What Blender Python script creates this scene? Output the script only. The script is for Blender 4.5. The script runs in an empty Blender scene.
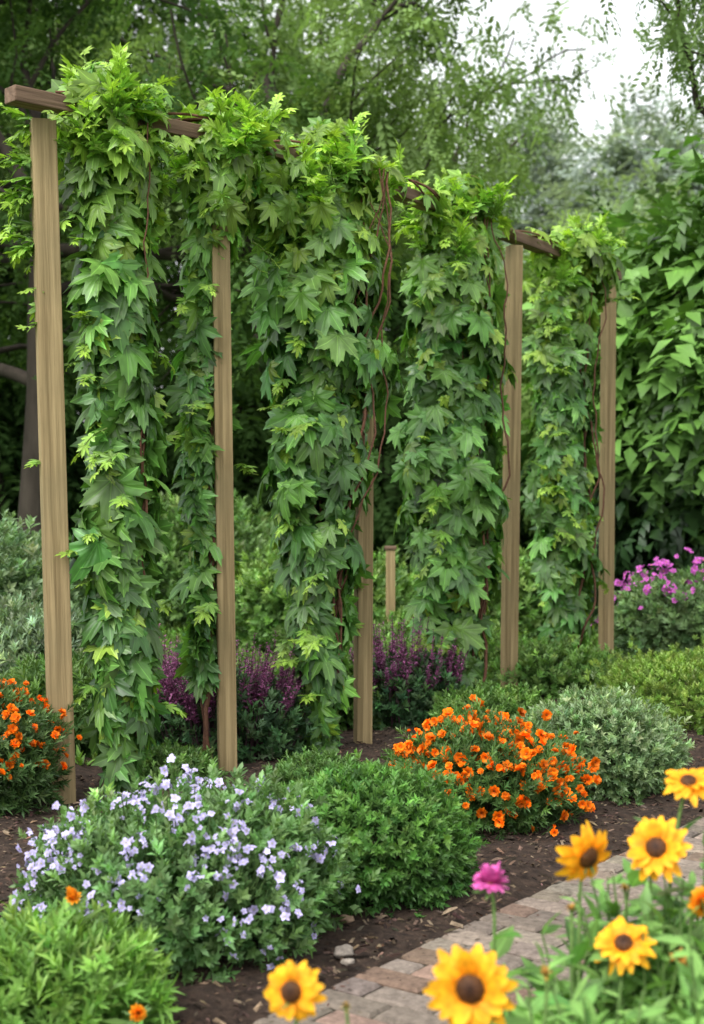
import bpy, bmesh, math
import numpy as np
R = np.random.default_rng(11)
scene = bpy.context.scene
scene.view_settings.view_transform = 'Standard'
scene.view_settings.look = 'None'
scene.view_settings.exposure = 0
H_CAM = 1.25

# ------------------------------------------------------------------ helpers
def nrm(a):
    a = np.asarray(a, float)
    return a / np.maximum(np.linalg.norm(a, axis=-1, keepdims=True), 1e-9)
def rv(n): return nrm(R.normal(size=(n, 3)))

class MB:
    def __init__(s): s.V=[];s.F=[];s.C=[];s.M=[];s.n=0
    def add(s, V, F, C, mi=0):
        V=np.asarray(V,float); F=np.asarray(F,int)
        s.V.append(V); s.F.append(F+s.n); s.C.append(C); s.M.append(np.full(len(F),mi)); s.n+=len(V)
    def build(s, name, mats, smooth=True, parent=None):
        V=np.concatenate(s.V);F=np.concatenate(s.F);C=np.concatenate(s.C);M=np.concatenate(s.M)
        me=bpy.data.meshes.new(name)
        me.vertices.add(len(V)); me.vertices.foreach_set('co',V.astype(np.float32).ravel())
        me.loops.add(len(F)*3); me.loops.foreach_set('vertex_index',F.astype(np.int32).ravel())
        me.polygons.add(len(F)); me.polygons.foreach_set('loop_start',np.arange(0,len(F)*3,3,dtype=np.int32))
        me.update(calc_edges=True)
        for m in mats: me.materials.append(m)
        me.polygons.foreach_set('material_index',M.astype(np.int32))
        me.polygons.foreach_set('use_smooth',np.full(len(F),smooth))
        ca=me.color_attributes.new('Col','FLOAT_COLOR','POINT')
        ca.data.foreach_set('color',C.astype(np.float32).ravel())
        me.update()
        o=bpy.data.objects.new(name,me); scene.collection.objects.link(o)
        if parent: o.parent=parent
        return o

def T(V,F,A=None,C=None):
    V=np.array(V,float);F=np.array(F,int)
    return dict(V=V,F=F,A=np.ones(len(V)) if A is None else np.array(A,float),
                C=np.ones((len(V),3)) if C is None else np.array(C,float))
def tmerge(items):
    V=[];F=[];A=[];C=[];n=0
    for t,M,o,s in items:
        V.append(t['V']@np.array(M)*s+np.array(o)); F.append(t['F']+n); A.append(t['A']); C.append(t['C']); n+=len(t['V'])
    return dict(V=np.concatenate(V),F=np.concatenate(F),A=np.concatenate(A),C=np.concatenate(C))
def frame(D,N):
    D=nrm(D);N=np.asarray(N,float);N=N-(N*D).sum(-1,keepdims=True)*D;N=nrm(N)
    return np.cross(D,N),D,N
def scatter(mb,t,P,D,N,S,C,mi=0):
    P=np.asarray(P,float);n=len(P)
    if n==0:return
    X,Y,Z=frame(D,N)
    S=np.broadcast_to(np.asarray(S,float),(n,)) 
    v=t['V']
    V=P[:,None,:]+S[:,None,None]*(v[None,:,0:1]*X[:,None]+v[None,:,1:2]*Y[:,None]+v[None,:,2:3]*Z[:,None])
    m=len(v)
    F=(t['F'][None]+(np.arange(n)*m)[:,None,None]).reshape(-1,3)
    C=np.broadcast_to(np.asarray(C,float),(n,3))
    CC=np.concatenate([C[:,None,:]*t['C'][None],np.broadcast_to(t['A'][None,:,None],(n,m,1))],-1).reshape(-1,4)
    mb.add(V.reshape(-1,3),F,CC,mi)
def tube(mb,pts,rad,col,mi=0,k=6):
    pts=np.asarray(pts,float);n=len(pts)
    rad=np.broadcast_to(np.asarray(rad,float),(n,))
    tan=nrm(np.gradient(pts,axis=0))
    ref=np.array([0.31,0.95,0.1]) if abs(tan[0][1])<.8 else np.array([1,0,.1])
    a=nrm(np.cross(tan,ref));b=np.cross(tan,a)
    th=np.arange(k)*2*np.pi/k
    V=pts[:,None]+rad[:,None,None]*(np.cos(th)[None,:,None]*a[:,None]+np.sin(th)[None,:,None]*b[:,None])
    F=[]
    for i in range(n-1):
        for j in range(k):
            p=i*k+j;q=i*k+(j+1)%k
            F+= [(p,q,q+k),(p,q+k,p+k)]
    C=np.tile(np.array([*col,1.0]),(n*k,1))
    mb.add(V.reshape(-1,3),F,C,mi)
def var(col,n,s=.22,hue=.10):
    c=np.array(col)[None]*np.exp(R.normal(size=(n,1))*s)
    c=c*np.exp(R.normal(size=(n,3))*hue)
    return np.clip(c,0,.95)

# ------------------------------------------------------------------ templates
def leaf_simple(w=.2,fold=.06,droop=.15):
    V=[(0,0,0),(w,.3,fold),(-w,.3,fold),(w*.8,.65,fold-droop*.4),(-w*.8,.65,fold-droop*.4),(0,1,-droop),(0,.3,0),(0,.65,-droop*.4)]
    F=[(0,1,6),(0,6,2),(1,3,7),(1,7,6),(2,6,7),(2,7,4),(3,5,7),(4,7,5)]
    return T(V,F,[0,1,1,1,1,0,0,0])
def leaf4(w=.2,fold=.06,droop=.12):
    return T([(0,0,0),(w,.45,fold),(-w,.45,fold),(0,1,-droop),(0,.45,0)],[(0,1,4),(0,4,2),(1,3,4),(4,3,2)],[0,1,1,.2,.1])
def leaf_rh(w=.25):
    return T([(0,0,0),(w,.5,.05),(0,1,-.1),(-w,.5,.05)],[(0,1,2),(0,2,3)],[.5,1,.5,1])
def leaf_lobed(narrow=1.0,depth=1.0,droop=.3,curl=.0):
    half=[(0,.95,0),(8,.76,.7),(12,.80,.8),(19,.60,.9),(27,.48/depth**.6,1),(35,.64,.8),(41,.66,.5),(49,.84,0),(57,.64,.7),(62,.66,.8),(74,.44/depth**.6,1),(86,.52,.7),(99,.66,0),(112,.46,.8),(128,.36,.7),(142,.42,0.1),(160,.26,.8),(180,.07,1)]
    full=half+[(-a,r,al) for a,r,al in half[-2:0:-1]]
    V=[(0,0,0)];A=[0]
    k=len(full)
    for ring in (.5,1.0):
        for a,r,al in full:
            rr=r*ring; x=math.sin(math.radians(a))*rr*narrow; y=math.cos(math.radians(a))*rr
            z=-droop*rr*rr+.07*al*ring*(1 if ring<1 else .6)+curl*x*abs(x)
            V.append((x,y+.08,z));A.append(al*(.75 if ring<1 else 1))
    F=[]
    for i in range(k):
        j=(i+1)%k
        F.append((0,1+j,1+i)); F.append((1+i,1+j,1+k+j)); F.append((1+i,1+k+j,1+k+i))
    return T(V,F,A)
def rotf(d,n=(0,0,1)):
    X,Y,Z=frame(np.array([d]),np.array([n])); return np.array([X[0],Y[0],Z[0]])
def whorl(leaf,k=8,spread=.9,seed=0,st=.5,lsz=.6):
    r=np.random.default_rng(seed);it=[]
    for i in range(k):
        a=i*2.4+r.uniform(-.3,.3); h=st*(i/k)
        sp=spread*(1.15-.7*i/k)*r.uniform(.8,1.2)
        d=np.array([math.cos(a)*sp,1,math.sin(a)*sp])
        it.append((leaf,rotf(d,np.array([-math.cos(a),1.0,-math.sin(a)])),(0,h,0),lsz*r.uniform(.75,1.15)*(1-.3*i/k)))
    return tmerge(it)
def spray(leaf,k=9,seed=0,lsz=.34,droop=.2):
    r=np.random.default_rng(seed);it=[]
    for i in range(k):
        f=(i+.5)/k; s=1 if i%2 else -1
        d=np.array([s*r.uniform(.5,1.1),.7,r.uniform(-.5,.3)])
        it.append((leaf,rotf(d,(r.uniform(-.4,.4),r.uniform(-.4,.4),1)),(s*.02,f*.8,-droop*f*f+r.uniform(-.08,.08)),lsz*r.uniform(.7,1.2)))
    return tmerge(it)
def petal(L,w,c0,c1,lift=.1,droop=.1,rows=4,r0=0.1,notch=0):
    V=[];C=[];A=[]
    for i in range(rows+1):
        f=i/rows; ww=w*(math.sin(math.pi*min(.93,(.16+f*.78)))**.7)
        if i==rows: ww=w*.28
        for s in (-1,0,1):
            y=r0+L*f-(notch if (i==rows and s!=0) else 0)
            V.append((s*ww,y,lift*f-droop*f*f+(.0 if s==0 else .18*w)))
            C.append([c0[q]*(1-f)+c1[q]*f for q in range(3)])
            A.append(0.35 if s==0 else 1)
    F=[]
    for i in range(rows):
        for s in (0,1):
            p=i*3+s;F+=[(p,p+1,p+4),(p,p+4,p+3)]
    return T(V,F,A,C)
def flower(npet,L,w,c0,c1,lift=.1,droop=.1,layers=1,rows=3,r0=.08,center=None,ccol=(.1,.05,.02),ch=.15,seed=0,jl=.06):
    r=np.random.default_rng(seed);it=[]
    for l in range(layers):
        for i in range(npet):
            a=2*math.pi*(i+l*.5)/npet+r.uniform(-.09,.09)
            p=petal(L*(1-.18*l)*r.uniform(.86,1.1),w*r.uniform(.82,1.15),c0,c1,lift+.12*l+r.uniform(-jl,jl),droop+r.uniform(-.05,.08),rows,r0)
            d=(math.sin(a),math.cos(a),0)
            it.append((p,rotf(d,(r.uniform(-.2,.2),r.uniform(-.2,.2),1)),(0,0,.02*l),1))
    if center:
        V=[];F=[];C=[];kr=7;ks=16
        for i in range(kr):
            f=i/(kr-1);
            for j in range(ks):
                a=2*math.pi*(j+.5*(i%2))/ks
                rr=center*math.cos(f*math.pi/2*.98)*(1+.06*((i+j)%2))
                V.append((rr*math.cos(a),rr*math.sin(a),ch*math.sin(f*math.pi/2)+.02+.015*((i+j)%2)))
                e=.6+.8*((i+j)%2)
                C.append([ccol[0]*e*(1.4-.8*f),ccol[1]*e*(1.4-.8*f),ccol[2]*e])
        for i in range(kr-1):
            for j in range(ks):
                p=i*ks+j;q=i*ks+(j+1)%ks;F+=[(p,q,q+ks),(p,q+ks,p+ks)]
        it.append((T(V,F,None,C),np.eye(3),(0,0,0),1))
    return tmerge(it)

LOB=[leaf_lobed(1,1,.30,.2),leaf_lobed(.97,1.25,.5,-.2),leaf_lobed(1.08,1.0,.15,.4),leaf_lobed(.93,1.2,.6,0)]
YNG=[leaf_lobed(.74,1.5,.25,0),leaf_lobed(.66,1.8,.1,.3)]
LS=leaf_simple(.2); LN=leaf_simple(.11,.03,.2); LW=leaf_simple(.28,.05,.15)
L4=leaf4(.2);L4N=leaf4(.12,.03,.15);L4W=leaf4(.27);RH=leaf_rh(.22);RHN=leaf_rh(.13)

# ------------------------------------------------------------------ materials
def newmat(name):
    m=bpy.data.materials.new(name);m.use_nodes=True;nt=m.node_tree;nt.nodes.clear()
    return m,nt,nt.nodes.new('ShaderNodeOutputMaterial')
def foliage_mat(name,rough=.5,transl=.3,vein=.35,spec=.4,nscale=9.,tint=(1.25,1.35,.6)):
    m,nt,out=newmat(name);N=nt.nodes.new;L=nt.links.new
    at=N('ShaderNodeAttribute');at.attribute_name='Col'
    no=N('ShaderNodeTexNoise');no.inputs['Scale'].default_value=nscale;no.inputs['Detail'].default_value=1
    geo=N('ShaderNodeNewGeometry');L(geo.outputs['Position'],no.inputs['Vector'])
    mr=N('ShaderNodeMapRange');mr.inputs['From Min'].default_value=.3;mr.inputs['From Max'].default_value=.7
    mr.inputs['To Min'].default_value=.72;mr.inputs['To Max'].default_value=1.3
    L(no.outputs['Fac'],mr.inputs['Value'])
    mu=N('ShaderNodeVectorMath');mu.operation='SCALE';L(at.outputs['Color'],mu.inputs[0]);L(mr.outputs['Result'],mu.inputs['Scale'])
    last=mu
    if vein:
        vr=N('ShaderNodeMapRange');vr.inputs['From Min'].default_value=.02;vr.inputs['From Max'].default_value=.16
        vr.inputs['To Min'].default_value=1+vein*1.6;vr.inputs['To Max'].default_value=1;L(at.outputs['Alpha'],vr.inputs['Value'])
        mu2=N('ShaderNodeVectorMath');mu2.operation='SCALE';L(mu.outputs[0],mu2.inputs[0]);L(vr.outputs['Result'],mu2.inputs['Scale']);last=mu2
    if spec>0:
        p=N('ShaderNodeBsdfPrincipled');L(last.outputs[0],p.inputs['Base Color']);p.inputs['Roughness'].default_value=rough
        p.inputs['Specular IOR Level'].default_value=spec
    else:
        p=N('ShaderNodeBsdfDiffuse');L(last.outputs[0],p.inputs['Color'])
    tr=N('ShaderNodeBsdfTranslucent')
    m3=N('ShaderNodeVectorMath');m3.operation='MULTIPLY';m3.inputs[1].default_value=tint;L(last.outputs[0],m3.inputs[0]);L(m3.outputs[0],tr.inputs['Color'])
    mx=N('ShaderNodeMixShader');mx.inputs[0].default_value=transl
    L(p.outputs[0],mx.inputs[1]);L(tr.outputs[0],mx.inputs[2]);L(mx.outputs[0],out.inputs[0])
    return m
def rough_mat(name,c1,c2,scale=6,stretch=(1,1,1),rough=.85,bump=.4,c3=None,detail=8,c3s=1.7,lo=.32,hi=.68):
    m,nt,out=newmat(name);N=nt.nodes.new;L=nt.links.new
    tc=N('ShaderNodeTexCoord');mp=N('ShaderNodeMapping');mp.inputs['Scale'].default_value=stretch;L(tc.outputs['Object'],mp.inputs['Vector'])
    no=N('ShaderNodeTexNoise');no.inputs['Scale'].default_value=scale;no.inputs['Detail'].default_value=detail;no.inputs['Roughness'].default_value=.65;L(mp.outputs[0],no.inputs['Vector'])
    cr=N('ShaderNodeValToRGB');cr.color_ramp.elements[0].position=lo;cr.color_ramp.elements[0].color=(*c1,1);cr.color_ramp.elements[1].position=hi;cr.color_ramp.elements[1].color=(*c2,1)
    L(no.outputs['Fac'],cr.inputs[0])
    last=cr.outputs[0]
    if c3:
        n2=N('ShaderNodeTexNoise');n2.inputs['Scale'].default_value=c3s;n2.inputs['Detail'].default_value=4;L(tc.outputs['Object'],n2.inputs['Vector'])
        r2=N('ShaderNodeMapRange');r2.inputs['From Min'].default_value=.45;r2.inputs['From Max'].default_value=.7;r2.inputs['To Max'].default_value=.7;L(n2.outputs['Fac'],r2.inputs['Value'])
        mx=N('ShaderNodeMix');mx.data_type='RGBA';mx.inputs['B'].default_value=(*c3,1);L(r2.outputs['Result'],mx.inputs['Factor']);L(last,mx.inputs['A']);last=mx.outputs['Result']
    p=N('ShaderNodeBsdfPrincipled');p.inputs['Roughness'].default_value=rough;p.inputs['Specular IOR Level'].default_value=.25
    L(last,p.inputs['Base Color'])
    bp=N('ShaderNodeBump');bp.inputs['Strength'].default_value=bump;bp.inputs['Distance'].default_value=.02;L(no.outputs['Fac'],bp.inputs['Height']);L(bp.outputs[0],p.inputs['Normal'])
    L(p.outputs[0],out.inputs[0]);return m
def attr_mat(name,rough=.85,scale=40,bump=.5,spec=.2):
    m,nt,out=newmat(name);N=nt.nodes.new;L=nt.links.new
    at=N('ShaderNodeAttribute');at.attribute_name='Col'
    tc=N('ShaderNodeTexCoord');no=N('ShaderNodeTexNoise');no.inputs['Scale'].default_value=scale;no.inputs['Detail'].default_value=6;no.inputs['Roughness'].default_value=.75;L(tc.outputs['Object'],no.inputs['Vector'])
    mr=N('ShaderNodeMapRange');mr.inputs['From Min'].default_value=.3;mr.inputs['From Max'].default_value=.7;mr.inputs['To Min'].default_value=.5;mr.inputs['To Max'].default_value=1.45;L(no.outputs['Fac'],mr.inputs['Value'])
    mu=N('ShaderNodeVectorMath');mu.operation='SCALE';L(at.outputs['Color'],mu.inputs[0]);L(mr.outputs['Result'],mu.inputs['Scale'])
    p=N('ShaderNodeBsdfPrincipled');p.inputs['Roughness'].default_value=rough;p.inputs['Specular IOR Level'].default_value=spec;L(mu.outputs[0],p.inputs['Base Color'])
    bp=N('ShaderNodeBump');bp.inputs['Strength'].default_value=bump;bp.inputs['Distance'].default_value=.01;L(no.outputs['Fac'],bp.inputs['Height']);L(bp.outputs[0],p.inputs['Normal'])
    L(p.outputs[0],out.inputs[0]);return m
M_VINE=foliage_mat('vine_leaf',.40,.30,.5,.5,14)
M_LEAF=foliage_mat('shrub_leaf',.5,.28,.25,.35,14)
M_TREE=foliage_mat('tree_leaf',.6,.35,0,0,.8)
M_GLOSS=foliage_mat('laurel_leaf',.45,.2,.3,.5,3)
M_PETAL=foliage_mat('petal',.55,.25,-.12,.2,60,(1,1,1))
M_STEM=attr_mat('stem',.8,60,.4)
M_BARK=rough_mat('bark',(.018,.014,.010),(.055,.045,.034),5,(1,1,.25),.95,.9)
M_POST=rough_mat('weathered_wood',(.14,.098,.042),(.36,.272,.138),42,(1,1,.025),.8,.5,(.20,.16,.08),lo=.3,hi=.62,c3s=2.5)
M_BEAM=rough_mat('beam_wood',(.09,.055,.035),(.23,.15,.10),34,(.05,1,1),.75,.4)
M_MULCH=rough_mat('mulch_soil',(.017,.011,.008),(.062,.040,.028),28,(1,1,1),.95,1.0)
M_CHIP=attr_mat('bark_chips',.9,50,.5)
M_PAVE=attr_mat('paver_stone',.85,34,.8)
M_GRASS=rough_mat('lawn',(.035,.075,.016),(.09,.16,.035),3,(1,1,1),.95,.5,(.05,.10,.02))

# ------------------------------------------------------------------ row geometry
P1=np.array([-1.16,5.7,0]);P5=np.array([1.78,9.98,0]);ROW=P5-P1;RD=nrm(ROW)
RP=np.array([RD[1],-RD[0],0])
BEAM_Z=2.78
def rowpt(t):
    t=np.asarray(t,float);k=np.interp(t,[0,.1,.2,.3,.414,.56,.7225,.86,1],[0,.03,.05,.064,.07,.055,.03,.012,0])
    return (P1+np.multiply.outer(t,ROW))*(1-k)[...,None]

def ground():
    mb=MB();n=60
    g=np.sign(np.linspace(-1,1,n))*np.abs(np.linspace(-1,1,n))**3*400
    X,Y=np.meshgrid(g,g);Z=np.zeros_like(X)
    V=np.stack([X,Y+6,Z],-1).reshape(-1,3);F=[]
    for i in range(n-1):
        for j in range(n-1):
            p=i*n+j;F+=[(p,p+1,p+n+1),(p,p+n+1,p+n)]
    mb.add(V,F,np.ones((len(V),4)));mb.build('ground',[M_GRASS])
ground()
PO=np.array([0.0,3.6,0]);PU=nrm(np.array([.59,.80,0]));PV=np.array([PU[1],-PU[0],0])
def bedh(u,v):
    return .012+.016*np.sin(u*5.1+v*3.3)*np.sin(v*4.7-u*1.3)+.009*np.sin(u*17+v*7)*np.cos(v*19)+.006*np.sin(u*41+2*v)*np.sin(v*37)+.02
def bed():
    mb=MB();nu,nv=300,200
    u=np.linspace(-4,12,nu);v=np.linspace(-2.75,3.4,nv);U,Vv=np.meshgrid(u,v,indexing='ij')
    Z=bedh(U,Vv);edge=np.clip((-.02-Vv)/.15,0,1)+np.clip((Vv-.9)/.15,0,1);Z=np.where(edge<1,Z*edge+.006*(1-edge),Z)
    P=PO+U[...,None]*PU+Vv[...,None]*PV;P[...,2]=Z
    idx=np.arange(nu*nv).reshape(nu,nv)
    a=idx[:-1,:-1].ravel();b=idx[1:,:-1].ravel();c=idx[1:,1:].ravel();d=idx[:-1,1:].ravel()
    F=np.concatenate([np.stack([a,d,c],1),np.stack([a,c,b],1)])
    mb.add(P.reshape(-1,3),F,np.ones((nu*nv,4)));mb.build('mulch_bed',[M_MULCH])
    chip=T([(-.5,-.18,0),(.5,-.12,.02),(.42,.2,.0),(-.45,.15,.03),(0,0,.16)],[(0,1,4),(1,2,4),(2,3,4),(3,0,4)])
    mb=MB();n=30000
    u=R.uniform(-1.6,6.5,n);v=np.where(R.random(n)<.88,R.uniform(-2.4,.02,n),R.uniform(.88,1.6,n))
    z=bedh(u,v)+R.uniform(-.002,.006,n);z=np.where(np.abs(v)<.08,z*.6+.012,z)
    P=PO+u[:,None]*PU+v[:,None]*PV;P[:,2]=z
    D=rv(n);D[:,2]*=.25;N=np.array([0,0,1])+rv(n)*.5
    sz=np.exp(R.normal(size=n)*.45)*.016
    c=np.array([.060,.040,.028])*np.exp(R.normal(size=(n,1))*.6)*np.exp(R.normal(size=(n,3))*.08)
    lt=R.random(n)<.05;c[lt]=np.array([.22,.165,.11])*R.uniform(.7,1.2,(lt.sum(),1))
    scatter(mb,chip,P,D,N,sz,np.clip(c,0,.5));
    n=420;u=R.uniform(-1,6,n);v=R.uniform(0,1,n)**3*.88;P=PO+u[:,None]*PU+v[:,None]*PV;P[:,2]=.029
    scatter(mb,chip,P,rv(n)*np.array([1,1,.1]),np.array([0,0,1])+rv(n)*.2,R.uniform(.005,.016,n),var((.09,.06,.04),n,.4))
    mb.build('bark_mulch',[M_CHIP],smooth=False)
bed()
def pavers():
    bm=bmesh.new();cl=bm.verts.layers.float_color.new('Col')
    L,W=.20,.10;g=.009
    us=-2.6
    r=0
    while us<9:
        off=(0,.5)[r%2]
        for k in range(-1,6):
            v0=(k+off*1)*L;v1=v0+L
            v0c=max(v0,0);v1c=min(v1,.88)
            if v1c-v0c<.04: continue
            uu=us+W/2+R.normal()*.0015;vv=(v0c+v1c)/2;lu=(W-g)/2;lv=(v1c-v0c-g)/2
            top=.026+R.normal()*.0022;tu=R.normal()*.016;tv=R.normal()*.012
            b=.008;ang=R.normal()*.016
            col=np.array([.205,.168,.135])*math.exp(R.normal()*.16)*np.exp(R.normal(size=3)*.02)
            if R.random()<.22: col=col*np.array([.98,.82,.74])
            rings=[]
            for (s,zz) in ((0,-.03),(0,top-b),(b,top)):
                ring=[]
                for a_,b_ in ((-1,-1),(1,-1),(1,1),(-1,1)):
                    du=a_*(lu-s);dv=b_*(lv-s)
                    du2=du*math.cos(ang)-dv*math.sin(ang);dv2=du*math.sin(ang)+dv*math.cos(ang)
                    p=PO+(uu+du2)*PU+(vv+dv2)*PV;z=zz+(tu*du+tv*dv if zz>0 else 0)
                    vt=bm.verts.new((p[0],p[1],z));vt[cl]=(*col,1);ring.append(vt)
                rings.append(ring)
            for i in range(2):
                for j in range(4):
                    bm.faces.new((rings[i][j],rings[i][(j+1)%4],rings[i+1][(j+1)%4],rings[i+1][j]))
            bm.faces.new(rings[2])
        us+=W;r+=1
    bmesh.ops.recalc_face_normals(bm,faces=bm.faces)
    me=bpy.data.meshes.new('brick_path');bm.to_mesh(me);bm.free();me.materials.append(M_PAVE)
    o=bpy.data.objects.new('brick_path',me);scene.collection.objects.link(o)
pavers()
mbj=MB();q=np.array([PO+u*PU+v*PV+np.array([0,0,.016]) for u,v in ((-2.6,0),(9,0),(9,.88),(-2.6,.88))]);mbj.add(q,[(0,2,1),(0,3,2)],np.ones((4,4)))
M_SAND=rough_mat('joint_sand',(.03,.025,.018),(.07,.06,.04),40,(1,1,1),.95,.5);mbj.build('path_bedding_sand',[M_SAND])
def stone(name,p,s,col):
    bm=bmesh.new();bmesh.ops.create_icosphere(bm,subdivisions=3,radius=1)
    cl=bm.verts.layers.float_color.new('Col')
    ph=R.uniform(0,6,3)
    for v in bm.verts:
        c=v.co;f=1+.16*math.sin(c.x*3+ph[0])*math.cos(c.y*3.4+ph[1])+.08*math.sin(c.z*6+ph[2]+c.x*4)
        v.co=c*f;v.co.x*=s*1.3;v.co.y*=s;v.co.z*=s*.65;v[cl]=(*col,1)
    for f in bm.faces:f.smooth=True
    me=bpy.data.meshes.new(name);bm.to_mesh(me);bm.free();me.materials.append(M_PAVE)
    o=bpy.data.objects.new(name,me);o.location=p;o.rotation_euler=(0,0,R.uniform(0,3));scene.collection.objects.link(o)
for u,v,s,c in ((.34,-.27,.017,(.26,.18,.12)),(.10,-.10,.026,(.22,.19,.16)),(1.6,-.3,.012,(.25,.2,.16)),(.05,-.05,.013,(.28,.24,.2)),(2.6,-.2,.014,(.25,.2,.16))):
    p=PO+u*PU+v*PV;stone('garden_stone',(p[0],p[1],.035+s*.25),s,c)

# ------------------------------------------------------------------ trellis
def box(name,size,mat,parent,bev=.005):
    bm=bmesh.new();bmesh.ops.create_cube(bm,size=1)
    for v in bm.verts: v.co.x*=size[0];v.co.y*=size[1];v.co.z*=size[2]
    bmesh.ops.bevel(bm,geom=list(bm.edges),offset=bev,segments=2,affect='EDGES',profile=.6)
    me=bpy.data.meshes.new(name);bm.to_mesh(me);bm.free();me.materials.append(mat)
    o=bpy.data.objects.new(name,me);scene.collection.objects.link(o);o.parent=parent;return o
tre=bpy.data.objects.new('wooden_trellis',None);scene.collection.objects.link(tre)
POSTT=[0,.2,.414,.7225,1]
for i,(lx,w) in enumerate(((-.075,.096),(-.04,.078),(.01,.078),(.04,.082),(.02,.082))):
    p=rowpt(POSTT[i])
    o=box('post_%d'%(i+1),(w,w,BEAM_Z+.1-.045),M_POST,tre)
    o.location=(p[0]+lx/2,p[1],(BEAM_Z+.1)/2-.1-.0225)
    o.rotation_euler=(R.normal()*.004,math.atan2(lx,BEAM_Z),(.34,.22,.25,.3,.3)[i])
ts=[-.045,.17,.40,.70,1.035]
for i in range(4):
    a=rowpt(ts[i]);b=rowpt(ts[i+1])
    if i==0: a=a+np.array([-.03,0,0])
    d=b-a;L=np.linalg.norm(d)
    o=box('beam_%d'%(i+1),(L-.004,.085,.062),M_BEAM,tre);c=(a+b)/2
    o.location=(c[0],c[1],BEAM_Z+.012+(.004 if i%2 else 0));o.rotation_euler=(0,0,math.atan2(d[1],d[0]))

# ------------------------------------------------------------------ vines
STEMC=(.13,.062,.038)
def lerp(a,b,f): return np.asarray(a)*(1-f)+np.asarray(b)*f
def sprig(mb,p,d,L,n,size,c0,c1,mis=1,dr=-.10):
    d=nrm(d);pts=[np.array(p,float)];dd=d.copy()
    for i in range(6):
        dd=nrm(dd+R.normal(size=3)*.13+np.array([0,0,dr]));pts.append(pts[-1]+dd*L/6)
    pts=np.array(pts);tube(mb,pts,np.linspace(.0035,.0015,7),(.14,.20,.05),mis,4)
    f=(np.arange(n)+.6)/n;idx=f*6;i0=np.minimum(idx.astype(int),5);P=pts[i0]+(idx-i0)[:,None]*(pts[i0+1]-pts[i0])
    Dm=nrm(pts[i0+1]-pts[i0]);side=nrm(np.cross(Dm,[0,0,1])+1e-3);sg=np.where(np.arange(n)%2,1,-1)[:,None]
    D=Dm*.7+side*sg*(.9-.6*f[:,None])+R.normal(size=(n,3))*.2
    C=lerp(c0,c1,f[:,None])*np.exp(R.normal(size=(n,1))*.15)
    S=size*(1.15-.55*f)*R.uniform(.8,1.2,n)
    for k in range(2):
        m=(np.arange(n)%2)==k
        scatter(mb,YNG[k],P[m],D[m],np.array([0,-.25,1.0])+R.normal(size=(m.sum(),3))*.3,S[m],C[m],0)
DEEP=np.array([.066,.165,.038]);MID=np.array([.125,.262,.048]);LIME=np.array([.29,.45,.055])
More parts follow.
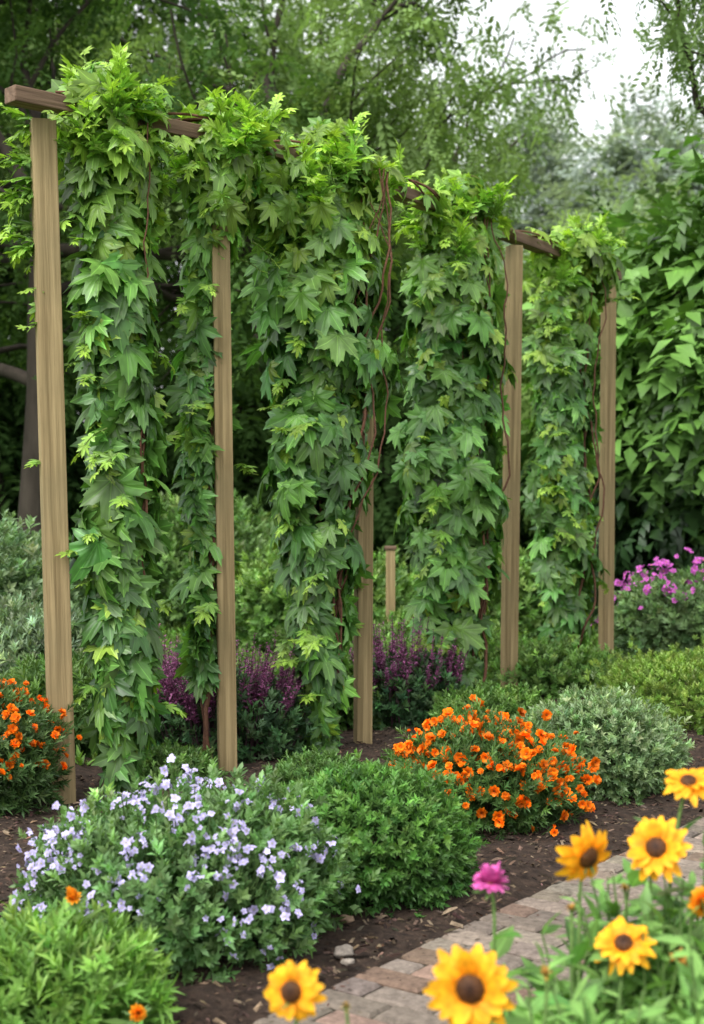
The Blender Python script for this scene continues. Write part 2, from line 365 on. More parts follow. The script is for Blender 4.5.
def vine(t,prof,n,topspr,sides,seed,nst=4,smin=.10,smax=.175,back=0.0,gapth=-1.2):
    global R
    R=np.random.default_rng(seed)
    mb=MB();base=rowpt(t)-RP*back
    pz=np.array([a[0] for a in prof]);po=np.array([a[1] for a in prof]);ph=np.array([a[2] for a in prof])
    o=np.argsort(pz);pz,po,ph=pz[o],po[o],ph[o]
    zz=np.linspace(pz[0],pz[-1],400);w=np.interp(zz,pz,ph)+.05;cdf=np.cumsum(w);cdf/=cdf[-1]
    def sample(n,inner=False):
        z=np.interp(R.random(n),cdf,zz);hw=np.maximum(np.interp(z,pz,ph)-.07,.015);cx=np.interp(z,pz,po)
        phi=R.uniform(0,2*np.pi,n)
        lump=1+.18*np.sin(z*6.3+2*np.cos(phi)+seed)+.15*np.sin(z*13.7-phi*2+seed*2)+.10*np.sin(z*29+phi*3)
        rho=(1-.5*R.random(n)**1.6)*lump
        if inner: rho*=.55
        th=np.minimum(hw*.75,.22)
        P=base+np.stack([cx,0*z,z],1)+RD*(np.cos(phi)*rho*hw*1.08)[:,None]+RP*(np.sin(phi)*rho*th)[:,None]
        out=nrm(RD*np.cos(phi)[:,None]+RP*np.sin(phi)[:,None])
        return P,out,z,phi
    P,out,z,phi=sample(n)
    gap=np.sin(z*9.1+phi*1.7+seed)+np.sin(z*4.3-phi*2.3+seed*3)
    keep=(gap>gapth)|(z>2.35)|(R.random(n)<.12)
    P,out,z,phi=P[keep],out[keep],z[keep],phi[keep];n=len(P)
    D=out*.35+np.array([0,0,-1.0])+R.normal(size=(n,3))*.38
    N=out*1.0+np.array([0,-.12,.6])+R.normal(size=(n,3))*.38
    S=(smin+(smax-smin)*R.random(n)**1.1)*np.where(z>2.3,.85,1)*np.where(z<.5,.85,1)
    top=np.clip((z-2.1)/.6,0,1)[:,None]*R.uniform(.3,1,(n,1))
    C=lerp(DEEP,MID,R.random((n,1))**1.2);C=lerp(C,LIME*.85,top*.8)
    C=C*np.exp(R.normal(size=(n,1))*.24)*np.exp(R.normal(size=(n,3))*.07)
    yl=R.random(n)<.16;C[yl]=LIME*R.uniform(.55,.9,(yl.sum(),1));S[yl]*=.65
    k=R.integers(0,4,n)
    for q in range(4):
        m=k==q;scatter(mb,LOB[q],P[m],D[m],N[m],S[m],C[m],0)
    for i in range(0,n,5):
        tube(mb,[P[i]-out[i]*.07+np.array([0,0,.03]),P[i]-out[i]*.03+np.array([0,0,.02]),P[i]],.0018,(.16,.13,.05),1,3)
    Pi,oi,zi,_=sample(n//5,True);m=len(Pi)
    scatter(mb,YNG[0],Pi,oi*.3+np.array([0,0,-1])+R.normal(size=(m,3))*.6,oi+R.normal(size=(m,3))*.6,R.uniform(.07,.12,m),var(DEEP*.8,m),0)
    for i in range(nst):
        front=i%2
        a=R.uniform(0,6.28);zz2=np.linspace(0.0,2.76,46)
        hw=np.maximum(np.interp(zz2,pz,ph)-.05,.03);cx=np.interp(zz2,pz,po);fr=R.uniform(.6,1.4);a2=R.uniform(0,6)
        x=cx+hw*np.cos(a+zz2*fr)*.5+.012*np.sin(zz2*11+a2)+.006*np.sin(zz2*31+a)
        y=np.minimum(hw*.75,.2)*((.75+.15*np.sin(zz2*7+a)) if front else np.sin(a+zz2*fr)*.6)
        pts=base+np.stack([x,0*x,zz2],1)+RP*y[:,None]+RD*(.010*np.sin(zz2*17+a))[:,None]
        tube(mb,pts,np.linspace(.009,.004,46)*R.uniform(.6,1.15),np.array(STEMC)*R.uniform(.7,1.4),1,6)
    zt=pz[-1]
    for i in range(topspr):
        f=R.uniform(-1,1);z0=zt-.18-.30*f*f+R.uniform(-.08,.03);hw=np.interp(z0,pz,ph);cx=np.interp(z0,pz,po)
        p=base+np.array([cx,0,z0])+RD*f*hw*.75+RP*R.uniform(-.15,.2)
        d=RD*(f*.7+R.normal()*.25)+RP*R.normal()*.5+np.array([0,0,R.uniform(.55,1.35)])
        sprig(mb,p,d,R.uniform(.13,.27),R.integers(6,10),R.uniform(.065,.11),MID*1.3,LIME*1.15)
    for i in range(sides):
        z0=R.uniform(pz[0]+.2,zt-.25);f=R.choice([-1,1]);hw=np.interp(z0,pz,ph);cx=np.interp(z0,pz,po)
        p=base+np.array([cx,0,z0])+RD*f*hw*.75+RP*R.uniform(-.1,.15)
        d=RD*f*1.0+RP*R.normal()*.4+np.array([0,0,R.uniform(-.7,.4)])
        sprig(mb,p,d,R.uniform(.08,.20),R.integers(4,8),R.uniform(.05,.085),MID,LIME)
    mb.build('climbing_vine',[M_VINE,M_STEM])
vine(.0635,[(3.0,-.05,.12),(2.88,-.06,.24),(2.69,-.06,.27),(2.48,-.02,.22),(2.06,-.01,.20),(1.5,.0,.19),(1.2,.01,.21),(.8,.0,.18),(.4,.0,.18),(.10,.02,.11)],1200,42,26,3,nst=5,smin=.10,smax=.19,gapth=-1.1)
vine(.173,[(2.98,.14,.12),(2.86,.19,.22),(2.62,.21,.26),(2.44,.17,.20),(2.28,.10,.145),(1.7,.10,.14),(1.25,.10,.135),(.8,.10,.12),(.45,.10,.08)],700,36,14,5,nst=4,back=.16,smin=.085,smax=.15)
vine(.352,[(2.98,.03,.15),(2.85,.03,.31),(2.5,.02,.36),(2.0,.0,.38),(1.5,-.01,.35),(1.25,-.03,.28),(.7,-.04,.21),(.35,-.02,.16),(.05,-.02,.10)],1700,48,26,8,nst=10,gapth=-.85,smin=.09,smax=.17)
vine(.598,[(3.0,.05,.14),(2.88,.02,.31),(2.2,0,.34),(1.2,0,.36),(.75,0,.32),(.3,.03,.20),(.08,.04,.11)],1650,46,22,13,nst=8,smin=.09,smax=.165,gapth=-1.1)
vine(.877,[(3.0,.05,.20),(2.85,.08,.35),(2.5,.0,.31),(1.9,-.02,.26),(1.2,0,.28),(.6,0,.25),(.12,0,.16)],1250,42,24,21,nst=8,smin=.09,smax=.165,gapth=-1.15)
def garland():
    global R
    R=np.random.default_rng(77);mb=MB();n=560
    t=R.uniform(.0,1.03,n)
    centers=np.array([.05,.215,.355,.598,.877]);dist=np.abs(t[:,None]-centers).min(1)
    keep=(R.random(n)<np.clip(1.2-dist/.075,.08,1));t=t[keep];n=len(t)
    ofs=R.normal(size=n)*.08;z=BEAM_Z+.06+np.abs(R.normal(size=n))*.06-np.abs(ofs)*1.0-np.where(R.random(n)<.3,R.uniform(0,.2,n),0)
    P=rowpt(t)+RP*ofs[:,None];P[:,2]=z
    out=RP*np.sign(ofs)[:,None]
    D=out*.5+np.array([0,0,-.6])+R.normal(size=(n,3))*.5;N=out*.5+np.array([0,-.1,1])+R.normal(size=(n,3))*.3
    C=lerp(MID,LIME*.9,R.random((n,1)))
    for q in range(4):
        m=(np.arange(n)%4)==q;scatter(mb,LOB[q],P[m],D[m],N[m],R.uniform(.07,.13,m.sum()),C[m],0)
    for i in range(22):
        t=R.uniform(0,1.03);p=rowpt(t)+RP*R.normal()*.06;p[2]=BEAM_Z+.05
        sprig(mb,p,RD*R.normal()*.5+RP*R.normal()*.4+np.array([0,0,1.]),R.uniform(.1,.2),7,.075,MID*1.2,LIME*1.1)
    for i in range(16):
        p=P1+np.array([-.10,0,R.uniform(2.2,2.82)]);sprig(mb,p,np.array([-.8,R.normal()*.4,R.uniform(-.5,.5)]),R.uniform(.1,.18),6,.08,MID,LIME)
    for i in range(5):
        p=P1+np.array([-.07,0,R.uniform(.9,2.2)]);sprig(mb,p,np.array([-.8,R.normal()*.4,R.uniform(-.3,.5)]),R.uniform(.06,.12),4,.06,MID,LIME)
    for i in range(3):
        a=R.uniform(0,6);tt=np.linspace(0,1.02,70);p=rowpt(tt)+RP*(.06*np.sin(tt*40+a))[:,None];p[:,2]=BEAM_Z+.055+.03*np.cos(tt*40+a)
        tube(mb,p,.006,STEMC,1,5)
    n=130;t=R.uniform(.225,.295,n);P=rowpt(t)+RP*R.normal(size=n)[:,None]*.07;P[:,2]=BEAM_Z-.05-R.random(n)*(.2+1.2*np.abs(t-.25)*4)
    C=lerp(DEEP,LIME*.8,R.random((n,1)));scatter(mb,LOB[1],P,np.array([0,0,-1])+R.normal(size=(n,3))*.4,RP+np.array([0,0,.5])+R.normal(size=(n,3))*.4,R.uniform(.08,.14,n),C,0)
    mb.build('climbing_vine',[M_VINE,M_STEM])
garland()

# ------------------------------------------------------------------ shrubs
W_S=[whorl(L4,8,.9,i,.5,.6) for i in range(3)]
W_N=[whorl(L4N,10,.8,i,.6,.7) for i in range(3)]
W_W=[whorl(L4W,8,1.0,i,.5,.55) for i in range(3)]
W_R=[whorl(RH,8,.9,i,.5,.6) for i in range(3)]
W_RN=[whorl(RHN,10,.8,i,.6,.7) for i in range(3)]
def dome(n,c,r,lump,seed,depth=.5,zlo=-.75):
    d=rv(int(n*2.2));d=d[d[:,2]>zlo][:n];n=len(d)
    a=seed*1.7
    f=1+lump*(np.sin(d[:,0]*5+a)*np.cos(d[:,2]*5+a*2)+.7*np.sin(d[:,1]*8+d[:,0]*6+a)+.5*np.sin(d[:,2]*13+d[:,0]*11-a))
    rad=(1-depth*R.random(n)**1.5)
    P=np.array(c)+d*np.array(r)*(f*rad)[:,None]
    return P,d,rad
def shrub(name,c,w,h,n,tm,size,col,tip,seed,lump=.07,up=.45,mat=None,dy=None,stray=.05,depth=.5,extra=None,jit=.35,hue=.06):
    global R
    R=np.random.default_rng(seed)
    mb=MB();cc=(c[0],c[1],.40*h);r=(w/2,(dy or w)/2,.60*h)
    P,d,rad=dome(n,cc,r,lump,seed,depth)
    s=R.random(len(P))<stray;P[s]+=d[s]*R.uniform(.02,.10,(s.sum(),1))*w
    k=P[:,2]>.015;P,d,rad=P[k],d[k],rad[k];n=len(P)
    out=nrm(d/np.array(r))
    D=out+np.array([0,0,up])+R.normal(size=(n,3))*jit
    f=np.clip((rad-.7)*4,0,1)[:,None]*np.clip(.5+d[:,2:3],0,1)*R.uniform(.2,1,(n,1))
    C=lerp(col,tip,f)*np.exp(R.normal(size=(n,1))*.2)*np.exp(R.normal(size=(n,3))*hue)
    S=size*R.uniform(.7,1.25,n)
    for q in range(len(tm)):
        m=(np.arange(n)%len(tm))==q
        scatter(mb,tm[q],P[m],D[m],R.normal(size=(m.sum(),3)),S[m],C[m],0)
    for i in range(26):
        dd=rv(1)[0];dd[2]=abs(dd[2]);e=np.array(cc)+dd*np.array(r)*.8;b=np.array([c[0]+dd[0]*w*.08,c[1]+dd[1]*w*.08,0])
        m_=(b+e)/2+np.array([0,0,-.02]);tube(mb,[b,m_,e],[.005,.004,.002],(.07,.06,.03),1,4)
    if extra: extra(mb,cc,r)
    return mb.build(name,[mat or M_LEAF,M_STEM,M_PETAL])

F_LAV=flower(5,.42,.20,(.42,.37,.68),(.60,.55,.82),.1,.12,1,2,.04,.09,(.5,.5,.25),.06)
F_MAR=flower(8,.40,.18,(.76,.13,.004),(.88,.24,.008),.12,.10,3,2,.05,.10,(.6,.16,.015),.1)
def blooms(tm,n,size,tint,zmin=.1,clus=1,cr=.03,pop=1.03,face=.4,tall=.0,vary=.12,zb=.5):
    def f(mb,cc,r):
        m=int(n/clus);d=rv(m*6);d=d[d[:,2]>zmin];
        d=d[R.random(len(d))<np.clip(zb+d[:,2],0,1)][:m]
        P0=np.array(cc)+d*np.array(r)*(pop+R.uniform(-.07,.05,(len(d),1)))+np.array([0,0,1])*R.uniform(0,tall+1e-6,(len(d),1))
        P=np.repeat(P0,clus,0)+R.normal(size=(len(d)*clus,3))*cr;dd=np.repeat(d,clus,0);k=len(P)
        Nn=dd+np.array([0,-face,.4])+R.normal(size=(k,3))*.45
        C=np.array(tint)*np.exp(R.normal(size=(k,1))*vary)
        scatter(mb,tm,P,rv(k),Nn,size*R.uniform(.55,1.25,k),np.clip(C,0,1.3),2)
        for i in range(0,k,max(1,clus//2)):
            tube(mb,[P[i]-dd[i]*.06+np.array([0,0,-.05]),P[i]-dd[i]*.02-np.array([0,0,.02]),P[i]],.0016,(.08,.14,.04),1,3)
    return f
shrub('lavender_flowering_shrub',(-.47,3.93),.82,.395,4600,W_S+W_W,.060,(.10,.20,.065),(.20,.34,.12),31,.11,.55,stray=.16,extra=blooms(F_LAV,700,.026,(1,1,1),-.35,4,.019,1.07,.6,tall=.06,zb=.6,vary=.2))
shrub('round_green_shrub',(.07,4.42),.59,.385,4600,W_S,.048,(.06,.15,.034),(.135,.28,.055),32,.055,.25,stray=.07,depth=.4)
shrub('orange_marigold_plant',(.50,5.35),.68,.37,3000,W_N+W_S[:1],.055,(.055,.12,.03),(.11,.21,.05),33,.08,.5,stray=.1,extra=blooms(F_MAR,470,.045,(1,1,1),-.35,3,.034,1.02,.8,zb=.5,vary=.2))
shrub('silver_green_shrub',(1.02,5.98),.72,.39,4400,W_S,.050,(.13,.215,.085),(.31,.42,.22),34,.08,.35,stray=.10)
shrub('light_green_hedge',(2.05,7.8),1.35,.36,6000,W_R,.055,(.14,.24,.04),(.27,.39,.085),35,.05,.5,dy=1.6,stray=.06,depth=.35)
shrub('feathery_marigold_plant',(-.66,3.2),.40,.24,1500,W_N+W_S[:1],.072,(.12,.25,.045),(.25,.43,.09),36,.20,.7,stray=.22,jit=.5)
shrub('orange_marigold_plant',(-1.46,5.55),.62,.50,2800,W_N+W_S[:1],.06,(.06,.12,.035),(.11,.19,.06),37,.08,.5,extra=blooms(F_MAR,300,.042,(1,.95,1),-.3,3,.03,1.02,.7,zb=.35,vary=.2))
shrub('grey_green_shrub',(-2.45,9.2),1.5,1.0,4000,W_R,.11,(.12,.21,.09),(.26,.37,.20),38,.09,.4)
shrub('grey_green_shrub',(-1.75,7.6),.9,.62,3000,W_RN,.08,(.15,.23,.12),(.31,.40,.26),39,.09,.4)
shrub('grey_green_shrub',(-2.9,7.6),1.3,.9,3400,W_R,.1,(.11,.20,.08),(.21,.34,.15),41,.09,.4)
F_PNK=flower(6,.42,.2,(.48,.08,.42),(.66,.16,.58),.12,.1,1,2,.05,.08,(.6,.3,.1),.08)
shrub('pink_flowering_shrub',(2.62,10.9),1.25,.62,3800,W_R,.10,(.12,.20,.08),(.21,.32,.13),42,.08,.4,extra=blooms(F_PNK,400,.060,(1,1,1),.0,5,.045,1.06,.7,tall=.14,zb=.3))
shrub('green_shrub',(-.2,11.5),1.6,.75,3200,W_R,.12,(.10,.20,.045),(.22,.36,.09),43,.10,.4,stray=.1)
shrub('green_shrub',(-1.3,13.5),2.2,1.1,3400,W_R,.16,(.08,.16,.04),(.17,.29,.08),44,.12,.4,stray=.1)
shrub('green_shrub',(1.2,12.2),1.4,.7,2600,W_R,.12,(.11,.21,.05),(.22,.36,.09),45,.10,.4,stray=.1)
shrub('green_shrub',(.45,9.3),1.3,.42,2600,W_R,.08,(.10,.20,.045),(.20,.33,.08),46,.10,.4,stray=.1)
shrub('green_shrub',(-1.35,6.75),.7,.42,2200,W_RN,.08,(.09,.18,.05),(.17,.28,.08),47,.10,.6,stray=.1)
shrub('green_shrub',(1.25,8.7),.8,.30,1900,W_R,.07,(.10,.20,.045),(.18,.30,.075),48,.10,.5,stray=.1)
shrub('green_shrub',(-.15,7.75),.8,.34,2200,W_R,.075,(.09,.18,.04),(.17,.29,.07),49,.10,.5,stray=.1)
shrub('green_shrub',(.72,7.25),.60,.24,1600,W_R,.06,(.09,.18,.04),(.17,.29,.07),50,.10,.5,stray=.1)
shrub('green_shrub',(-.12,5.8),.42,.16,1200,W_S,.05,(.07,.15,.035),(.13,.24,.06),54,.10,.5,stray=.1)
shrub('green_shrub',(-.78,6.0),.40,.16,1200,W_S,.05,(.08,.16,.04),(.14,.25,.06),55,.10,.5,stray=.1)
def salvia(c,w,h,n,seed):
    global R
    R=np.random.default_rng(seed);mb=MB()
    P,d,rad=dome(1300,(c[0],c[1],.2*h),(w/2,w/2*.8,.45*h),.08,seed)
    k=P[:,2]>.01;P,d=P[k],d[k];m=len(P)
    scatter(mb,W_S[0],P,d+np.array([0,0,.8])+R.normal(size=(m,3))*.3,R.normal(size=(m,3)),.08*R.uniform(.7,1.2,m),var((.06,.13,.05),m),0)
    fl=leaf4(.3,.05,.2)
    for i in range(n):
        a=R.uniform(0,6.28);q=math.sqrt(R.random());b=np.array([c[0]+math.cos(a)*q*w*.36,c[1]+math.sin(a)*q*w*.3,0])
        tipp=b+np.array([math.cos(a)*q*w*.2+R.normal()*.03,math.sin(a)*q*w*.15,h*(1-.30*q*q)*R.uniform(.78,1.1)])
        mid=(b+tipp)/2+np.array([0,0,h*.05]);pts=np.array([b,mid,tipp]);
        tube(mb,pts,[.003,.0025,.001],(.09,.05,.06),1,4)
        kk=46;f=R.uniform(.05,1,kk);Pk=mid+(tipp-mid)*f[:,None];o=rv(kk);o[:,2]*=.3;o=nrm(o)
        cc=lerp((.20,.045,.12),(.36,.14,.28),R.random((kk,1)))*np.exp(R.normal(size=(kk,1))*.25)
        scatter(mb,fl,Pk+o*.003,o+np.array([0,0,.7]),np.array([0,0,1])-o*.3,.029*(1.15-.7*f),cc,2)
    mb.build('purple_salvia',[M_LEAF,M_STEM,M_PETAL])
salvia((-.58,6.70),.82,.60,180,51);salvia((-.98,7.1),.6,.56,90,52);salvia((.30,7.6),.62,.56,120,53)

# ------------------------------------------------------------------ foreground flowers
Y0,Y1=(.85,.29,.008),(.92,.48,.02)
F_RUD=flower(14,.36,.085,Y0,Y1,.05,.10,2,5,.12,.155,(.09,.038,.014),.10,5,jl=.1)
F_RUD2=flower(12,.36,.095,Y0,Y1,-.02,.16,2,5,.12,.165,(.10,.042,.014),.12,9,jl=.1)
F_RUD3=flower(13,.37,.09,Y0,Y1,.10,.18,2,5,.12,.15,(.09,.038,.014),.11,15,jl=.12)
F_ZIN=flower(14,.36,.10,(.55,.05,.30),(.75,.16,.48),.12,.12,4,3,.06,.10,(.5,.2,.1),.1,4)
F_POM=flower(12,.34,.11,(.80,.22,.01),(.88,.38,.02),.25,.15,5,3,.05,.10,(.75,.25,.02),.15,6)
def flowerplant(name,items,leafpts,seed,leafcol=(.12,.26,.06)):
    global R
    R=np.random.default_rng(seed);mb=MB()
    for (p,dia,face,tm,kind) in items:
        p=np.array(p,float);b=np.array([p[0]+R.normal()*.06,p[1]+R.uniform(-.02,.08),0]);
        face=nrm(np.array(face,float));hd=p-face*.01*dia/.1
        m1=b+(p-b)*.4+np.array([R.normal()*.03,R.normal()*.02,0]);m2=p-face*.06+np.array([R.normal()*.015,0,-.05])
        tt=np.linspace(0,1,12)[:,None];pts=(1-tt)**3*b+3*(1-tt)**2*tt*m1+3*(1-tt)*tt**2*m2+tt**3*hd
        tube(mb,pts,np.linspace(.0045,.003,12),(.15,.25,.07),1,6)
        if kind=='flower':
            scatter(mb,tm,[p],rv(1),[face],[dia],[(1,1,1)],2)
            scatter(mb,LN,np.repeat([p-face*.006],8,0),nrm(np.cross(face,rv(8)))-face*.2,np.repeat([-face],8,0),.035,(.10,.19,.05),0)
        else:
            q=28;o=nrm(rv(q)+face*.9)
            scatter(mb,LS,np.repeat([p],q,0)-face*.004,o,np.repeat([face],q,0)+o,dia*R.uniform(.5,.7,q),var(tm,q,.15,.05),2)
            scatter(mb,LN,np.repeat([p-face*.008],8,0),nrm(np.cross(face,rv(8)))+face*.5,-o[:8],dia*.7,(.11,.2,.05),0)
        k=7;f=R.uniform(.2,.85,k);i0=(f*11).astype(int)
        scatter(mb,LS,pts[i0],rv(k)*np.array([1,1,.3])+np.array([0,0,.5]),np.array([0,0,1])+rv(k)*.3,R.uniform(.06,.11,k),var(leafcol,k,.15),0)
    for (c,w,h,n) in leafpts:
        for i in range(n):
            a=R.uniform(0,6.28);q=math.sqrt(R.random());b=np.array([c[0]+math.cos(a)*q*w*.4,c[1]+math.sin(a)*q*w*.4,0])
            e=b+np.array([R.normal()*.06,R.normal()*.06,h*(1-.3*q)*R.uniform(.65,1.05)])
            pts=np.array([b,(b+e)/2+R.normal(size=3)*.015,e]);tube(mb,pts,[.004,.003,.002],(.12,.20,.06),1,5)
            k=19;f=R.uniform(.2,1,k)[:,None];P=b+(e-b)*f;o=rv(k);o[:,2]=np.abs(o[:,2])*.5+.15
            scatter(mb,[LS,LW,LN][i%3],P,o,np.array([0,0,1])+rv(k)*.35,R.uniform(.05,.10,k)*(1.2-.45*f[:,0]),lerp(leafcol,(.24,.42,.11),f*R.random((k,1)))*np.exp(R.normal(size=(k,1))*.15),0)
    return mb.build(name,[M_LEAF,M_STEM,M_PETAL])
fl='flower'
flowerplant('yellow_coneflower_plant',[
 ((.43,2.6,.586),.124,(-.10,-1,.40),F_RUD2,fl),((.563,2.62,.595),.128,(.10,-1,.60),F_RUD,fl),((.64,2.7,.70),.105,(.2,-.7,.9),F_RUD3,fl),
 ((.48,2.5,.455),.112,(-.1,-.75,1.0),F_RUD3,fl),((.625,2.55,.515),.075,(.3,-.8,.4),F_POM,fl),
 ((.578,2.5,.43),.035,(0,-.4,1),(.50,.26,.05),'bud'),((.395,2.55,.505),.022,(0,0,1),(.45,.25,.05),'bud'),((.52,2.7,.50),.02,(0,-.3,1),(.4,.25,.05),'bud')],
 [((.60,2.66),.44,.60,100),((.80,2.75),.45,.64,70),((.40,2.45),.38,.43,70),((.66,2.42),.35,.52,66)],61)
flowerplant('yellow_coneflower_plant',[
 ((.184,2.2,.482),.148,(-.05,-1,.75),F_RUD,fl),((-.094,2.22,.470),.105,(-.35,-.35,.9),F_RUD2,fl),
 ((.315,2.3,.475),.022,(0,-.3,1),(.45,.25,.05),'bud'),((-.01,2.3,.42),.016,(0,0,1),(.4,.25,.05),'bud')],
 [((.42,2.28),.36,.48,60),((.16,2.15),.34,.37,30)],62)
flowerplant('pink_zinnia_plant',[((.255,2.62,.528),.085,(-.2,-.45,.95),F_ZIN,fl)],[((.38,2.66),.22,.46,20)],63)
flowerplant('orange_pompom_marigold',[((-.626,3.2,.335),.048,(0,-.6,.8),F_POM,fl),((-.455,3.0,.15),.05,(.1,-.6,.8),F_POM,fl)],[((-.66,3.2),.2,.24,6)],64)

# ------------------------------------------------------------------ trees
SPW=[spray(leaf4(.26,.05,.2),9,i+5,.40,.35) for i in range(3)]
SPR=[spray(leaf_rh(.24),12,i+9,.26,.2) for i in range(3)]
SPF=[spray(leaf_rh(.26),16,i+29,.20,.25) for i in range(3)]
def grow(mb,p,d,L,r,depth,tips,bend=.18,up=.05,kids=(3,5)):
    pts=[np.array(p,float)];n=6;dd=nrm(d)
    for i in range(n):
        dd=nrm(dd+R.normal(size=3)*bend+np.array([0,0,up]));pts.append(pts[-1]+dd*L/n)
    pts=np.array(pts);tube(mb,pts,np.linspace(r,r*.55,n+1),(1,1,1),1,8 if r>.06 else 4)
    if depth==0: tips.extend(list(pts[2:]));return
    if depth==1: tips.extend(list(pts[3:]))
    for k in range(R.integers(*kids)):
        j=R.integers(3,n+1);a=R.normal(size=3);a[2]*=.6
        nd=nrm(dd+nrm(a)*R.uniform(.55,1.0));grow(mb,pts[j],nd,L*R.uniform(.55,.8),r*.5,depth-1,tips,bend,up,kids)
def tree(name,base,th,tr,L,depth,tm,nper,size,c0,c1,seed,spread=.35,lean=(0,0,1),up=.02,droop=.5,kids=(3,5),bend=.16,zmin=1.5,k1=(5,7)):
    global R
    R=np.random.default_rng(seed);mb=MB();b=np.array([base[0],base[1],-.1]);tips=[]
    pts=[b];dd=nrm(lean)
    for i in range(8):
        dd=nrm(dd+R.normal(size=3)*.05);pts.append(pts[-1]+dd*th/8)
    pts=np.array(pts);rr=np.linspace(tr,tr*.6,9);rr[0]*=1.4;tube(mb,pts,rr,(1,1,1),1,12)
    for k in range(R.integers(*k1)):
        a=R.uniform(0,6.28);j=R.integers(5,9);grow(mb,pts[j],np.array([math.cos(a),math.sin(a),R.uniform(.1,1.0)]),L*R.uniform(.8,1.1),tr*.42,depth,tips,bend,up,kids)
    grow(mb,pts[-1],dd,L,tr*.5,depth,tips,bend,up,kids)
    tips=np.array(tips);P=np.repeat(tips,nper,0)+R.normal(size=(len(tips)*nper,3))*spread;P=P[P[:,2]>zmin];n=len(P)
    D=rv(n)*np.array([1,1,.5])+np.array([0,0,-droop]);N=np.array([0,0,1])+rv(n)*.5
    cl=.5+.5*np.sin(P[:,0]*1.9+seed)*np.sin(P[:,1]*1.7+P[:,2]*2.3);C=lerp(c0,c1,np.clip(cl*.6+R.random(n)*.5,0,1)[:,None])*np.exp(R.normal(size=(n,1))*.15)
    S=size*R.uniform(.6,1.3,n)
    for q in range(len(tm)):
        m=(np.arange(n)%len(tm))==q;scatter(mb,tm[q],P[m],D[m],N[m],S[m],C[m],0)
    mb.build(name,[M_TREE,M_BARK])
tree('broadleaf_tree',(-3.75,16.5),4.2,.21,2.9,2,SPF,5,.52,(.035,.075,.022),(.10,.18,.05),71,.32,(.05,0,1))
tree('broadleaf_tree',(-5.0,20),4.6,.30,3.4,2,SPF,5,.65,(.03,.062,.02),(.075,.14,.04),72,.42)
tree('broadleaf_tree',(-1.6,23),5.0,.26,3.6,2,SPF,6,.62,(.09,.155,.05),(.22,.32,.12),73,.48,(.05,0,1))
tree('broadleaf_tree',(-.8,17.5),5.6,.13,2.3,2,SPF,5,.45,(.10,.17,.055),(.23,.33,.12),74,.34,(.02,-.05,1),zmin=4.2)
tree('broadleaf_tree',(3.95,11.5),5.2,.12,1.6,2,SPF,5,.30,(.08,.14,.05),(.16,.24,.09),75,.18,(.02,0,1),zmin=4.15,k1=(4,5),droop=.9)
def mass(name,boxes,tm,size,c0,c1,seed,mat=None,depth=.45,grad=0,lump=.13):
    global R
    R=np.random.default_rng(seed);mb=MB()
    for (cx,cy,cz,rx,ry,rz,n) in boxes:
        P,d,rad=dome(n,(cx,cy,cz),(rx,ry,rz),lump,seed+cx,depth,-1);k=P[:,2]>.05;P,d=P[k],d[k];m=len(P)
        D=d*.6+np.array([0,0,-.5])+rv(m)*.5;N=d*.6+np.array([0,-.1,.9])+rv(m)*.4
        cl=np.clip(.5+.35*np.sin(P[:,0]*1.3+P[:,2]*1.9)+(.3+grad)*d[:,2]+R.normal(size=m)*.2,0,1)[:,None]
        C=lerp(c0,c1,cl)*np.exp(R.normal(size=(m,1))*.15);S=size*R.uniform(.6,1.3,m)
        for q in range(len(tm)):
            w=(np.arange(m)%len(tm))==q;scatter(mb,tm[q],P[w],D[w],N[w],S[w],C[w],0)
        for i in range(3):
            x=cx+R.uniform(-.4,.4)*rx;tube(mb,[(x,cy,-.1),(x+R.normal()*.1,cy,cz*.6),(x+R.normal()*.3,cy,cz+rz*.5)],[.14,.11,.05],(1,1,1),1,8)
    mb.build(name,[mat or M_TREE,M_BARK])
mass('woodland',[(-9,27,4.5,4,3,5.5,3000),(-4.5,29,4,4,3,5.5,3000),(-.2,31,3.4,3.4,3,4.4,2400),(-6.5,21,1.8,2.6,1.6,2.4,1500),(-2.6,22,1.5,2.6,1.5,2.2,1500),(.8,22,1.3,2.4,1.4,1.9,1400),(3.6,24,1.6,2.6,1.5,2.4,1400),(7,25,3,3,2,3.8,1600),(-12,22,4,4,3,5,1800)],SPR,.80,(.022,.050,.016),(.085,.16,.045),81)
mass('tall_woodland_tree',[(-6.5,30,10.5,4.5,3,4.5,3200),(-12,30,9.5,4,3,6,1800)],SPR,.85,(.035,.07,.022),(.10,.17,.05),86,depth=.8)
mass('tall_woodland_tree',[(-1.2,32,9.5,3.2,2.6,4.3,2300),(1.4,33,6.2,2.2,2,3.4,1400)],SPR,.70,(.12,.20,.07),(.24,.34,.13),87,depth=.9)
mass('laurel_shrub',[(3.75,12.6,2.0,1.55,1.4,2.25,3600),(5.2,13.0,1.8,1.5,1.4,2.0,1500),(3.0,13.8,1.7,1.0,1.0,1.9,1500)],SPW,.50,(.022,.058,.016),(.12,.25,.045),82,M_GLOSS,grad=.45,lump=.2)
mass('bright_green_tree',[(3.2,19.5,2.8,1.5,1.3,2.1,2200)],SPR,.45,(.13,.22,.06),(.25,.37,.11),83)
mass('distant_tree',[(8.5,42,6.5,3.0,2.5,3.6,2000),(5.0,45,4.5,2.6,2,4.6,1500)],SPR,1.0,(.19,.26,.16),(.29,.38,.22),84)  # far foliage: haze mixed into the leaf colours as a paler tone
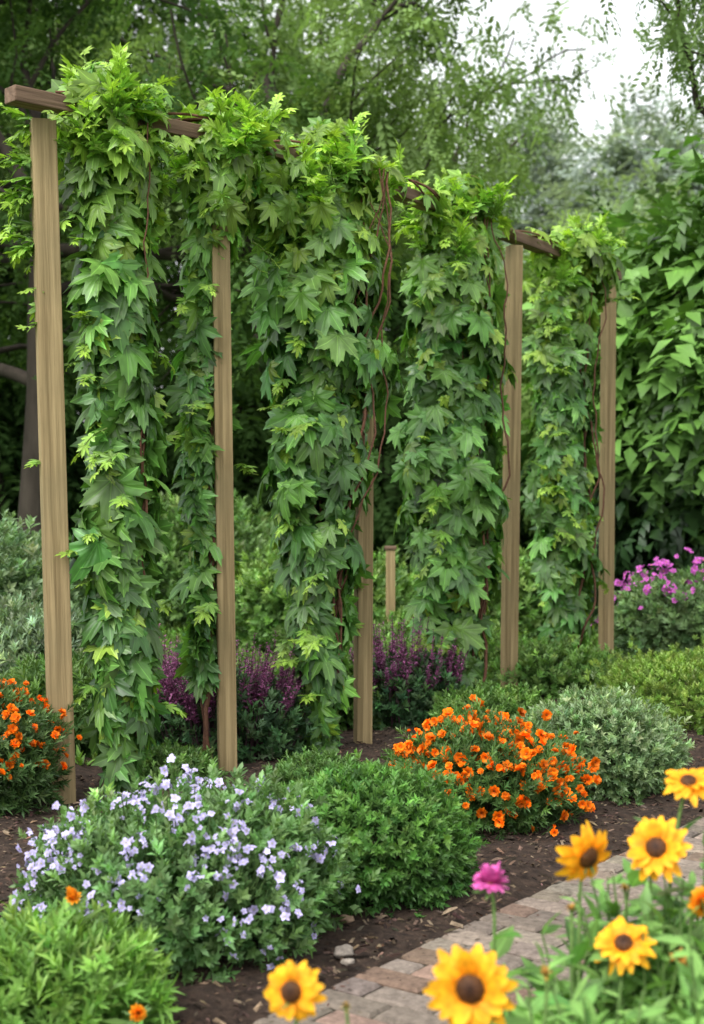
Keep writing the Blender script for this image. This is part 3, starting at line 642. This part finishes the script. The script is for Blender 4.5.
mass('distant_tree',[(13,60,12,4.2,3,5.5,2200),(16.5,62,9,5,3,8,2200),(8.2,66,12,2.6,2,7.0,1900),(3,68,9,4.5,3,7,1700),(22,64,10,5,3,9,1600)],SPR,1.5,(.22,.27,.24),(.30,.36,.31),85)  # farthest trees: pale grey-green leaf colour stands in for atmospheric haze
def lawn():
    global R
    R=np.random.default_rng(91);mb=MB();n=11000
    x=R.uniform(-4.5,5,n);y=R.uniform(6,20,n);rel=(np.stack([x,y],1)-PO[:2]);v=rel@PV[:2];k=v<-2.55;x,y=x[k],y[k];n=len(x)
    P=np.stack([x,y,0*x],1);scatter(mb,W_RN[0],P,np.array([0,0,1])+rv(n)*.3,rv(n),R.uniform(.05,.14,n),var((.14,.26,.05),n,.2),0)
    mb.build('grass',[M_LEAF])
lawn()
st=bpy.data.objects.new('garden_stake',None);scene.collection.objects.link(st);st.location=(.29,10.7,0)
o=box('stake',(.07,.07,.90),M_POST,st);o.location=(0,0,.38);o=box('stake_cap',(.09,.09,.025),M_BEAM,st);o.location=(0,0,.8445)

# ------------------------------------------------------------------ light, world, camera
w=bpy.data.worlds.new('World');scene.world=w;w.use_nodes=True;nt=w.node_tree
bg=nt.nodes['Background'];sky=nt.nodes.new('ShaderNodeTexSky');sky.sky_type='NISHITA';sky.sun_disc=False
EL,AZ=math.radians(55),math.radians(215)
sky.sun_elevation=EL;sky.sun_rotation=AZ;sky.air_density=1.3;sky.dust_density=3.5;sky.ozone_density=1
hs=nt.nodes.new('ShaderNodeHueSaturation');hs.inputs['Saturation'].default_value=.12;hs.inputs['Value'].default_value=2.45
nt.links.new(sky.outputs[0],hs.inputs['Color']);nt.links.new(hs.outputs[0],bg.inputs['Color']);bg.inputs['Strength'].default_value=.15
sd=bpy.data.lights.new('sun','SUN');sd.energy=1.5;sd.angle=math.radians(18);sd.color=(1,.96,.9)
so=bpy.data.objects.new('sun',sd);scene.collection.objects.link(so)
from mathutils import Vector
dirv=Vector((math.sin(AZ)*math.cos(EL),math.cos(AZ)*math.cos(EL),math.sin(EL)))
so.rotation_euler=dirv.to_track_quat('Z','Y').to_euler()
cd=bpy.data.cameras.new('camera');co=bpy.data.objects.new('camera',cd);scene.collection.objects.link(co)
cd.sensor_fit='VERTICAL';cd.sensor_height=36;cd.lens=50;cd.clip_end=1500
co.location=(0,0,H_CAM);co.rotation_euler=(math.radians(90-.73),0,0)
cd.dof.use_dof=True;cd.dof.focus_distance=5.4;cd.dof.aperture_fstop=3.4
scene.camera=co
